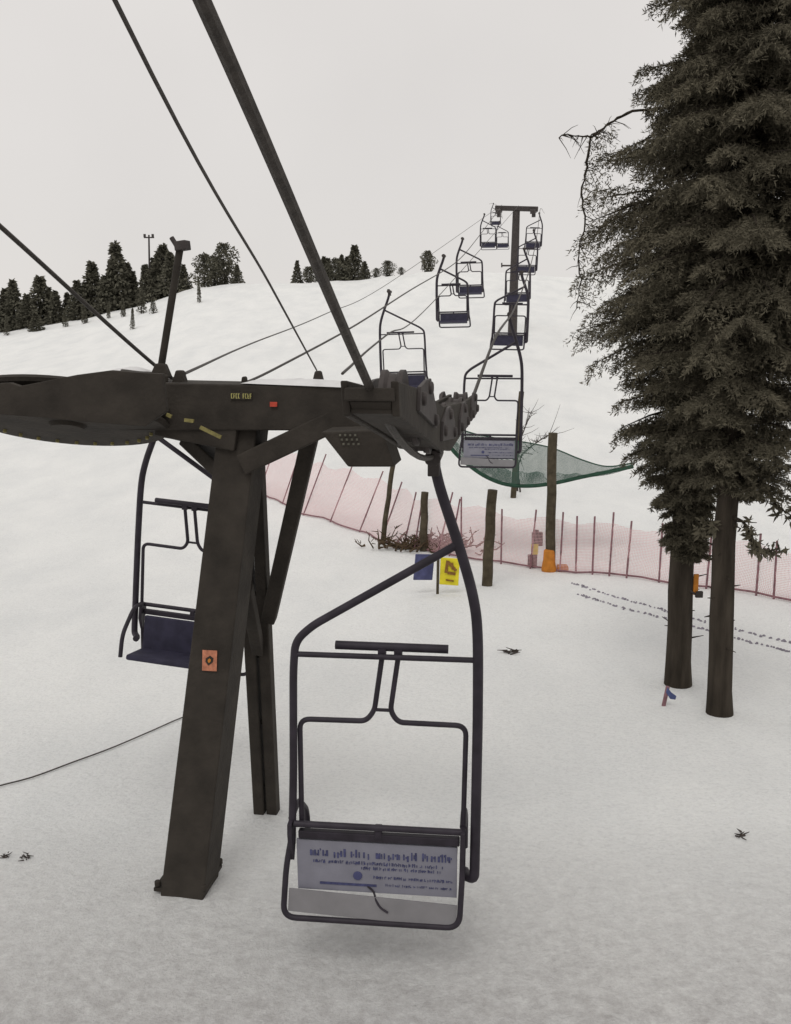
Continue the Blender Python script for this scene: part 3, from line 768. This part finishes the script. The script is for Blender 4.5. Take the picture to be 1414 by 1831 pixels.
fs2 = [(i * KH + k, (i + 1) * KH + k, (i + 1) * KH + k + 1, i * KH + k + 1) for i in range(len(F_) - 1) for k in range(KH - 1)]
mb = MB(); mb.add(vs2, fs2); no2 = mb.build('net_hem', M['greennet'], G, True)
uvl = no2.data.uv_layers.new(name='UVMap')
for lo in no2.data.loops: uvl.data[lo.index].uv = uv3[lo.vertex_index]
M['greencord'] = mat('green_cord', (.03, .075, .05), .8, .2, 9, spec=.2)
mb = MB(); mb.tube([p - g0 for p in F_], .05, 8); mb.build('edge_cord', M['greencord'], G, True)
mb = MB(); mb.tube([p - g0 for p in B_], .02, 6); mb.build('rear_cord', M['greencord'], G, True)

# ------------------------------------------------------------------ tracks in the snow
def track(pts, label, seed):
    rs = random.Random(seed); mb = MB(); P_ = [ground_hit(x, y) for x, y in pts]
    for a, b in zip(P_, P_[1:]):
        n = int((b - a).length / .05)
        for k in range(n):
            q = a.lerp(b, (k + rs.uniform(-.2, .2)) / n) + Vector((rs.gauss(0, .03), rs.gauss(0, .03), 0)); q.z = gz(q.x, q.y)
            if rs.random() < .12: continue
            r = rs.uniform(.014, .032)
            mb.lathe(q - UP * .02, UP, [(0, r * 1.1), (.03, r), (.045, r * .6)], 7)
    tag(mb.build('track_marks', M['track']), label, 'tracks', None, 'stuff')
track([(1020, 1043), (1100, 1068), (1200, 1096), (1300, 1122), (1414, 1150), (1480, 1164)], 'upper line of grey track marks across the snow', 1)
track([(1030, 1062), (1120, 1090), (1210, 1112), (1320, 1143), (1414, 1166), (1480, 1180)], 'lower line of grey track marks across the snow', 2)
gp = []
for px, py in [(-60, 1425), (0, 1408), (60, 1392), (130, 1366), (200, 1340), (270, 1310), (330, 1284), (400, 1262)]:
    q = ground_hit(px, py); q.z += .02; gp.append(q)
mb = MB(); mb.tube(curve(gp, 8), .008, 6)
tag(mb.build('ground_cable', M['rope'], smooth=True), 'thin dark cable lying on the snow left of the column', 'cable')

# ------------------------------------------------------------------ the two big conifers
def spray_quads(C, D, L, W, rng):
    """needle sprays: narrow rhombs at C along D"""
    n = len(C); rnd = rng.normal(size=(n, 3)); S = np.cross(D, rnd); S /= np.linalg.norm(S, axis=1)[:, None] + 1e-9
    a = C; b = C + D * (L * .45)[:, None] + S * W[:, None]; c = C + D * L[:, None]; d = C + D * (L * .45)[:, None] - S * W[:, None]
    return np.stack([a, b, c, d], 1).reshape(-1, 3)
def branch_template(rng, dens=1.0, droop=.35, nt=26):
    """unit-length drooping bough along +X: returns quads (n*4,3) and a wood polyline"""
    C = []; D = []
    for s in np.linspace(.10, 1.0, nt):
        base_ = np.array([s, 0, .12 * s - droop * s * s])
        ln = (.31 * (1 - .66 * s) + .05) * rng.uniform(.6, 1.3)
        for side in (-1, 1):
            dr = np.array([.55 + rng.normal() * .12, side * (.8 + rng.normal() * .15), -.10 - .40 * rng.random()]); dr /= np.linalg.norm(dr)
            m = max(12, int(34 * ln / .36 * dens))
            for t in np.linspace(.1, 1, m):
                p = base_ + dr * ln * t + np.array([0, 0, -.10 * t * t]); C.append(p)
                q = dr + rng.normal(size=3) * .60 + np.array([0, 0, -.10]); D.append(q / np.linalg.norm(q))
                if rng.random() < .55:
                    C.append(p); q = rng.normal(size=3) * .7 + np.array([.5, 0, -.35]); D.append(q / np.linalg.norm(q))
    return np.array(C), np.array(D)
def conifer(base_, H, profile, name, label, trunk_r, seed, trunk_top_dx, zmin, zmax, nb, right_scale=None, extra=None, drop=.35, lowpow=1.0, kick=0.0):
    rng = np.random.default_rng(seed)
    o = empty(name, base_, 0, label, 'tree')
    # trunk
    mb = MB(); n = 26; pts = []; rs_ = []
    for i in range(n + 1):
        t = i / n; pts.append(Vector((trunk_top_dx * t + kick * min(1, t * H / 2.5) + .03 * (math.sin(t * 9 + seed) - math.sin(seed)), 0, -.2 + (H + .2) * t))); rs_.append(trunk_r * (1.0 - .9 * t) * (1 + .10 * math.exp(-t * 60)) + .01)
    mb.tube(pts, rs_, 18)
    mb.v = [tuple(Vector(v) + Vector((mnoise.noise(Vector(v) * 3) * .02, mnoise.noise(Vector(v) * 3 + Vector((5, 0, 0))) * .02, 0))) for v in mb.v]
    mb.build('trunk', M['bark'], o, True)
    stubs = MB(); rq = random.Random(seed)
    for i in range(20):
        z = rq.uniform(.5, 4.2); a_ = rq.uniform(0, 6.28); k_ = min(n, int((z + .2) / (H + .2) * n)); c_ = pts[k_].lerp(pts[min(n, k_ + 1)], .5); c_.z = z
        d_ = Vector((math.cos(a_), math.sin(a_), rq.uniform(-.3, .25))); l_ = trunk_r + rq.uniform(.03, .22)
        stubs.tube([c_ + d_ * trunk_r * .8, c_ + d_ * l_], rq.uniform(.010, .018), 5, .005)
    tmpl = [branch_template(rng, 1.0, drop * rng.uniform(.6, 1.4)) for _ in range(6)]
    Vs = []; limbs = MB()
    zs = np.sort(zmin + (zmax - zmin) * rng.uniform(0, 1, nb) ** lowpow)
    for k, z in enumerate(zs):
        az = k * 2.39996 + rng.normal() * .3
        Rl = lerp(profile, z)
        if right_scale:
            fr_ = (math.cos(az) + 1) / 2; Rl *= 1 + (lerp(right_scale, z) - 1) * fr_
        L = max(.15, Rl * rng.uniform(.72, 1.06)); C, D = tmpl[k % 6]
        ca, sa = math.cos(az), math.sin(az); Rm = np.array([[ca, -sa, 0], [sa, ca, 0], [0, 0, 1]])
        pitch = rng.normal() * .12 + .05; cp, sp = math.cos(pitch), math.sin(pitch)
        Rp = np.array([[cp, 0, -sp], [0, 1, 0], [sp, 0, cp]]); A = Rm @ Rp
        sc_ = np.array([L, L * (1.0 if L > .8 else 1.25), L]); c = (C * sc_) @ A.T; d = D @ A.T
        keep = rng.random(len(c)) < min(1, .35 + L * .5)
        c = c[keep]; d = d[keep]
        org = np.array([trunk_top_dx * z / H, 0, z])
        ln = rng.uniform(.040, .085, len(c)); wd = rng.uniform(.005, .0095, len(c))
        Vs.append(spray_quads(c + org, d, ln, wd, rng))
        pl = [org + A @ (np.array([s, 0, .12 * s - drop * s * s]) * L) for s in (0, .3, .6, .95)]
        limbs.tube([Vector(p) for p in pl], .022 * min(1.4, L + .2), 5, .005)
    if extra: extra(Vs, limbs, rng, tmpl)
    V = np.concatenate(Vs); me = np_mesh('foliage', V, np.arange(len(V)).reshape(-1, 4), M['needle'])
    f = bpy.data.objects.new('foliage', me); COL.objects.link(f); f.parent = o
    limbs.add(stubs.v, stubs.f)
    limbs.build('limbs', M['bark'], o)
    return o
tb1 = ground_hit(1213, 1222)
d1 = tb1.y * CP - tb1.z * SP
def px2m(p): return p / 1700 * d1
def zat(py): return at(1213, py, tb1.y).z - tb1.z
LEFT = [(1005, 10), (985, 40), (950, 55), (880, 78), (845, 108), (800, 124), (750, 134), (700, 142), (655, 130), (620, 165), (580, 225), (540, 205), (480, 212), (400, 214), (320, 212), (280, 198), (240, 160), (200, 145), (165, 140), (120, 140), (90, 78), (50, 58), (0, 85), (-100, 90), (-250, 75), (-500, 40), (-700, 10)]
prof = sorted((zat(py), px2m(w)) for py, w in LEFT)
RS = sorted((zat(py), s) for py, s in [(1005, 1.0), (900, .4), (840, .25), (780, .3), (720, .7), (600, 1.0), (0, 1.0)])
def limb_extra(Vs, limbs, rng, tmpl):
    def loc(px, py): return at(px, py, tb1.y - .1) - tb1
    rs = random.Random(12)
    main = curve([loc(1200, 190), loc(1130, 200), loc(1095, 215), loc(1070, 236), loc(1048, 242), loc(1020, 241), loc(998, 245)], 4)
    hang = curve([loc(1080, 228), loc(1060, 244), loc(1050, 262), loc(1049, 300), loc(1040, 345), loc(1046, 400), loc(1036, 450), loc(1038, 500), loc(1030, 548)], 4)
    for P_, r in ((main, .020), (hang, .020)):
        Q = [p + Vector((rs.gauss(0, .012), rs.gauss(0, .02), rs.gauss(0, .012))) for p in P_]
        n = len(Q); limbs.tube(Q, [r * (1 - .7 * i / n) * rs.uniform(.8, 1.2) for i in range(n)], 6)
        for p in Q[n // 3:]:
            for k in range(2):
                d = Vector((rs.gauss(.1, .12), rs.gauss(0, .1), rs.gauss(-.06, .09))); limbs.tube([p, p + d * .6, p + d + Vector((0, 0, -.03))], .006, 4, .002)
    for p in hang[6:]:                              # sparse tufts joining the hanging limb to the crown
        n = 46; t = rng.random(n); C = np.array(p)[None] + np.stack([t * .36 + .02, rng.normal(size=n) * .06, rng.normal(size=n) * .05 + .10 * t], 1)
        D = rng.normal(size=(n, 3)) + np.array([-.6, 0, -.3]); D /= np.linalg.norm(D, axis=1)[:, None]
        Vs.append(spray_quads(C, D, rng.uniform(.04, .085, n), rng.uniform(.005, .009, n), rng))
H1 = zat(-720)
conifer(tb1, H1, prof, 'conifer', 'tall dark conifer with the shaggy low skirt, left of the pair', px2m(44) / 2, 11, .30, zat(1000), H1 * .985, 560, RS, limb_extra, drop=.24, kick=-.15, lowpow=1.15)
tb2 = ground_hit(1288, 1274); d2 = tb2.y * CP - tb2.z * SP
def zat2(py): return at(1300, py, tb2.y).z - tb2.z
P2 = sorted((zat2(py), w / 1700 * d2) for py, w in [(925, 15), (890, 45), (840, 85), (780, 120), (700, 125), (620, 170), (540, 195), (400, 185), (300, 180), (200, 170), (100, 160), (50, 140), (0, 165), (-150, 130), (-400, 80), (-700, 20)])
RS2 = sorted((zat2(py), s) for py, s in [(925, 1.2), (840, 1.25), (700, 1.3), (500, 1.3), (0, 1.3)])
def bough_extra(Vs, limbs, rng, tmpl):
    def loc(px, py): return at(px, py, tb2.y - .15) - tb2
    for pts in ([(1312, 925), (1330, 935), (1345, 960), (1352, 985)], [(1322, 880), (1360, 872), (1390, 905), (1420, 925)], [(1340, 965), (1365, 985), (1395, 980)], [(1292, 945), (1270, 940), (1250, 946)], [(1312, 780), (1360, 770), (1420, 800)], [(1312, 735), (1370, 722), (1430, 735)]):
        P_ = curve([loc(*p) for p in pts], 5); limbs.tube(P_, .022, 6, .008)
        for p in P_[len(P_) // 3:]:
            n = 12; C = np.array(p)[None] + rng.normal(size=(n, 3)) * .035; D = rng.normal(size=(n, 3)) + np.array([0, 0, -.7]); D /= np.linalg.norm(D, axis=1)[:, None]
            ln = rng.uniform(.06, .14, n); Vs.append(spray_quads(C, D, ln, ln * .18, rng))
H2 = zat2(-720)
conifer(tb2, H2, P2, 'conifer', 'tall dark conifer with the long bare trunk, right of the pair', 43 / 1700 * d2 / 2, 23, -.10, zat2(905), H2 * .985, 370, RS2, bough_extra, drop=.24, lowpow=.84, kick=-.09)
# tag hanging on the left trunk
b = at(1244, 1045, tb1.y - .12)
o = empty('trunk_tag', b, 0, 'small yellow and brown tag fixed to the right of the left trunk', 'tag')
mb = MB(); mb.box((0, 0, 0), (.07, .03, .30)); mb.build('plate', M['orange'], o, bevel=.008)
mb = MB(); mb.tube([(-.12, 0, -.06), (.0, -.02, -.14), (.07, -.02, -.10)], .018, 6); mb.box((.05, -.01, -.14), (.10, .05, .09)); mb.build('holder', M['steel'], o, bevel=.006)

# ------------------------------------------------------------------ far trees on the crest
def far_template(seed, kind):
    rng = np.random.default_rng(seed); n = 2000 if kind != 'thin' else 700
    z = rng.random(n) ** (1.15 if kind == 'cone' else .9); az = rng.uniform(0, 2 * math.pi, n)
    if kind == 'cone': rmax = .30 * (1 - z) ** 1.05 * (.68 + .46 * np.abs(np.sin(z * 19 + rng.normal() * 3))) + .012
    elif kind == 'round': rmax = .42 * np.sin(np.pi * np.clip(z * .93 + .05, 0, 1)) ** .6 * (.75 + .35 * np.sin(az * 3 + z * 9))
    else: rmax = .16 * (1 - z) + .02
    rmax = rmax * (.82 + .3 * np.sin(az * 2 + seed)); r = rmax * np.sqrt(rng.random(n)) * (1 if kind == 'thin' else 1.0)
    C = np.stack([r * np.cos(az), r * np.sin(az), .06 + .92 * z], 1)
    D = np.stack([np.cos(az), np.sin(az), -.45 + .5 * rng.normal(size=n)], 1) + .5 * rng.normal(size=(n, 3)); D /= np.linalg.norm(D, axis=1)[:, None]
    ln = rng.uniform(.04, .085, n); V = spray_quads(C, D, ln, ln * .3, rng)
    root = empty('crest_tree', (0, 0, 0))
    me = np_mesh('foliage', V, np.arange(len(V)).reshape(-1, 4), M['needle_far']); f = bpy.data.objects.new('foliage', me); COL.objects.link(f); f.parent = root
    mb = MB(); mb.tube([(0, 0, -.06), (.005, 0, .5), (0, 0, .97)], [.022, .014, .004], 6); mb.build('trunk', M['bark'], root)
    return root
TM = {'cone': [far_template(s, 'cone') for s in (1, 2, 3, 4)], 'round': [far_template(s, 'round') for s in (5, 6)], 'thin': [far_template(s, 'thin') for s in (7, 8)]}
used = set()
FT = [ # px, height px, width factor, kind, Y, label
 (-22, 95, 1.1, 'cone', 113, 'dark crest tree cut by the left edge of the view'),
 (22, 92, 1.1, 'cone', 114, 'pointed crest tree, leftmost one fully in view'),
 (45, 62, 1.3, 'cone', 112.6, 'low bushy crest tree between the two leftmost pointed trees'),
 (66, 92, 1.2, 'cone', 115, 'second pointed crest tree from the left edge'),
 (95, 62, 1.3, 'cone', 113.5, 'broad low crest tree left of where the rope crosses the wood'),
 (118, 52, 1.3, 'cone', 116, 'low crest tree right under the crossing rope'),
 (138, 72, 1.3, 'cone', 113, 'wide crest tree just right of the crossing rope'),
 (163, 100, 1.1, 'cone', 115, 'slender pointed crest tree left of the tallest one'),
 (186, 70, 1.3, 'cone', 112.8, 'short crest tree at the left foot of the tallest one'),
 (213, 122, 1.15, 'cone', 114, 'tallest pointed conifer in the crest wood'),
 (235, 66, 1.3, 'cone', 115.5, 'short crest tree at the right foot of the tallest conifer'),
 (262, 70, 1.2, 'cone', 113, 'crest tree under the thin T-topped mast'),
 (288, 100, 1.15, 'cone', 114.5, 'tall pointed crest tree left of the lamp pole'),
 (306, 78, 1.2, 'cone', 113, 'crest tree seen right behind the lamp pole'),
 (328, 48, 1.3, 'cone', 114, 'small crest tree right of the lamp pole'),
 (366, 62, 1.0, 'round', 113, 'round leafy crest tree, left of the isolated pair'),
 (402, 78, .95, 'round', 114, 'round leafy crest tree, right and taller of the isolated pair'),
 (424, 36, 1.2, 'cone', 112.6, 'little crest shrub at the right foot of the isolated pair'),
 (531, 42, 1.2, 'cone', 114, 'small crest tree at the left end of the middle clump'),
 (552, 30, 1.6, 'round', 113, 'low crest bush left of the thick rope'),
 (577, 48, 1.3, 'cone', 114.5, 'crest tree just right of the thick rope'),
 (600, 42, 1.3, 'round', 113.2, 'broad dark crest tree in the centre of the middle clump'),
 (620, 46, 1.1, 'cone', 114, 'crest tree left of the highest tip in the middle clump'),
 (635, 66, 1.1, 'cone', 113.4, 'highest pointed crest tree of the middle clump'),
 (652, 34, 1.3, 'cone', 112.8, 'small crest tree at the right end of the middle clump'),
 (672, 18, 1.3, 'round', 113, 'tiny shrub right of the middle clump'),
 (693, 30, 1.1, 'round', 113, 'little round tree between the middle clump and the lone tree'),
 (717, 14, 1.3, 'round', 113, 'tiny low bush left of the lone round tree'),
 (766, 42, 1.05, 'round', 114, 'lone round tree on the crest left of the chairs'),
 (3, 78, 1.1, 'cone', 116, 'crest tree behind the leftmost pointed trees'),
 (82, 70, 1.1, 'cone', 117, 'crest tree standing back behind the second pointed tree'),
 (150, 66, 1.2, 'cone', 117, 'crest tree filling the gap right of the crossing rope'),
 (199, 88, 1.0, 'cone', 117, 'crest tree standing back on the left of the tallest conifer'),
 (226, 84, 1.0, 'cone', 117, 'crest tree standing back on the right of the tallest conifer'),
 (275, 80, 1.1, 'cone', 117, 'crest tree standing back between the mast and the lamp pole'),
 (586, 44, 1.2, 'cone', 116, 'crest tree standing back in the middle clump'),
 (611, 50, 1.1, 'cone', 116, 'crest tree standing back left of the highest tip'),
 (384, 58, 1.0, 'round', 116, 'round crest tree standing back between the isolated pair'),
 (60, 34, 1.7, 'cone', 108, 'small bush on the open slope below the left wood'),
 (5, 38, .8, 'thin', 108, 'thin sapling on the slope at the left edge'),
 (147, 36, 1.2, 'thin', 107, 'young thin tree below the slender pointed tree'),
 (190, 30, .9, 'thin', 106, 'thin young tree below the tallest conifer'),
 (217, 34, 1.0, 'thin', 104, 'young tree low on the slope under the tallest conifer'),
 (250, 44, 1.1, 'thin', 103, 'ragged young tree below the T-topped mast'),
 (272, 30, 1.2, 'thin', 101, 'low ragged shrub right of the ragged young tree'),
 (112, 30, 1.2, 'thin', 107, 'faint young tree on the slope below the crossing rope'),
 (232, 40, .7, 'thin', 92, 'faint thin stem farthest down the left slope'),
 (355, 48, .6, 'thin', 100, 'faint thin stem below the isolated round pair'),
]
for i, (px, hp, wf, kind, Y, lb) in enumerate(FT):
    src = TM[kind][i % len(TM[kind])]
    o = src if src.name not in used else copy_tree(src); used.add(src.name)
    p = crest_point(px, Y); dd = Y * CP - p.z * SP; H = hp / 1700 * dd
    o.location = p - UP * .04 * H; o.scale = (H * wf * random.uniform(.95, 1.15), H * wf * random.uniform(.95, 1.15), H); o.rotation_euler = (random.gauss(0, .03), random.gauss(0, .03), random.uniform(0, 6.28))
    tag(o, lb, 'tree', 'small trees along the snowy crest')
# thin mast with a T top behind the crest wood
p = crest_point(266, 116); tq = at(266, 420, 116)
o = empty('utility_mast', p, 0, 'thin T-topped mast standing behind the crest wood', 'mast')
mb = MB(); mb.tube([(0, 0, -.3), tq - p], .13, 8, .10); mb.build('shaft', M['steel'], o, True)
mb = MB(); mb.beam(tq - p + Vector((-.6, 0, -.3)), tq - p + Vector((.6, 0, -.3)), .14, .16, (0, 0, 1)); mb.box(tq - p + Vector((-.5, 0, -.08)), (.25, .2, .35)); mb.box(tq - p + Vector((.45, 0, -.08)), (.25, .2, .35)); mb.build('crossbar', M['steel'], o)
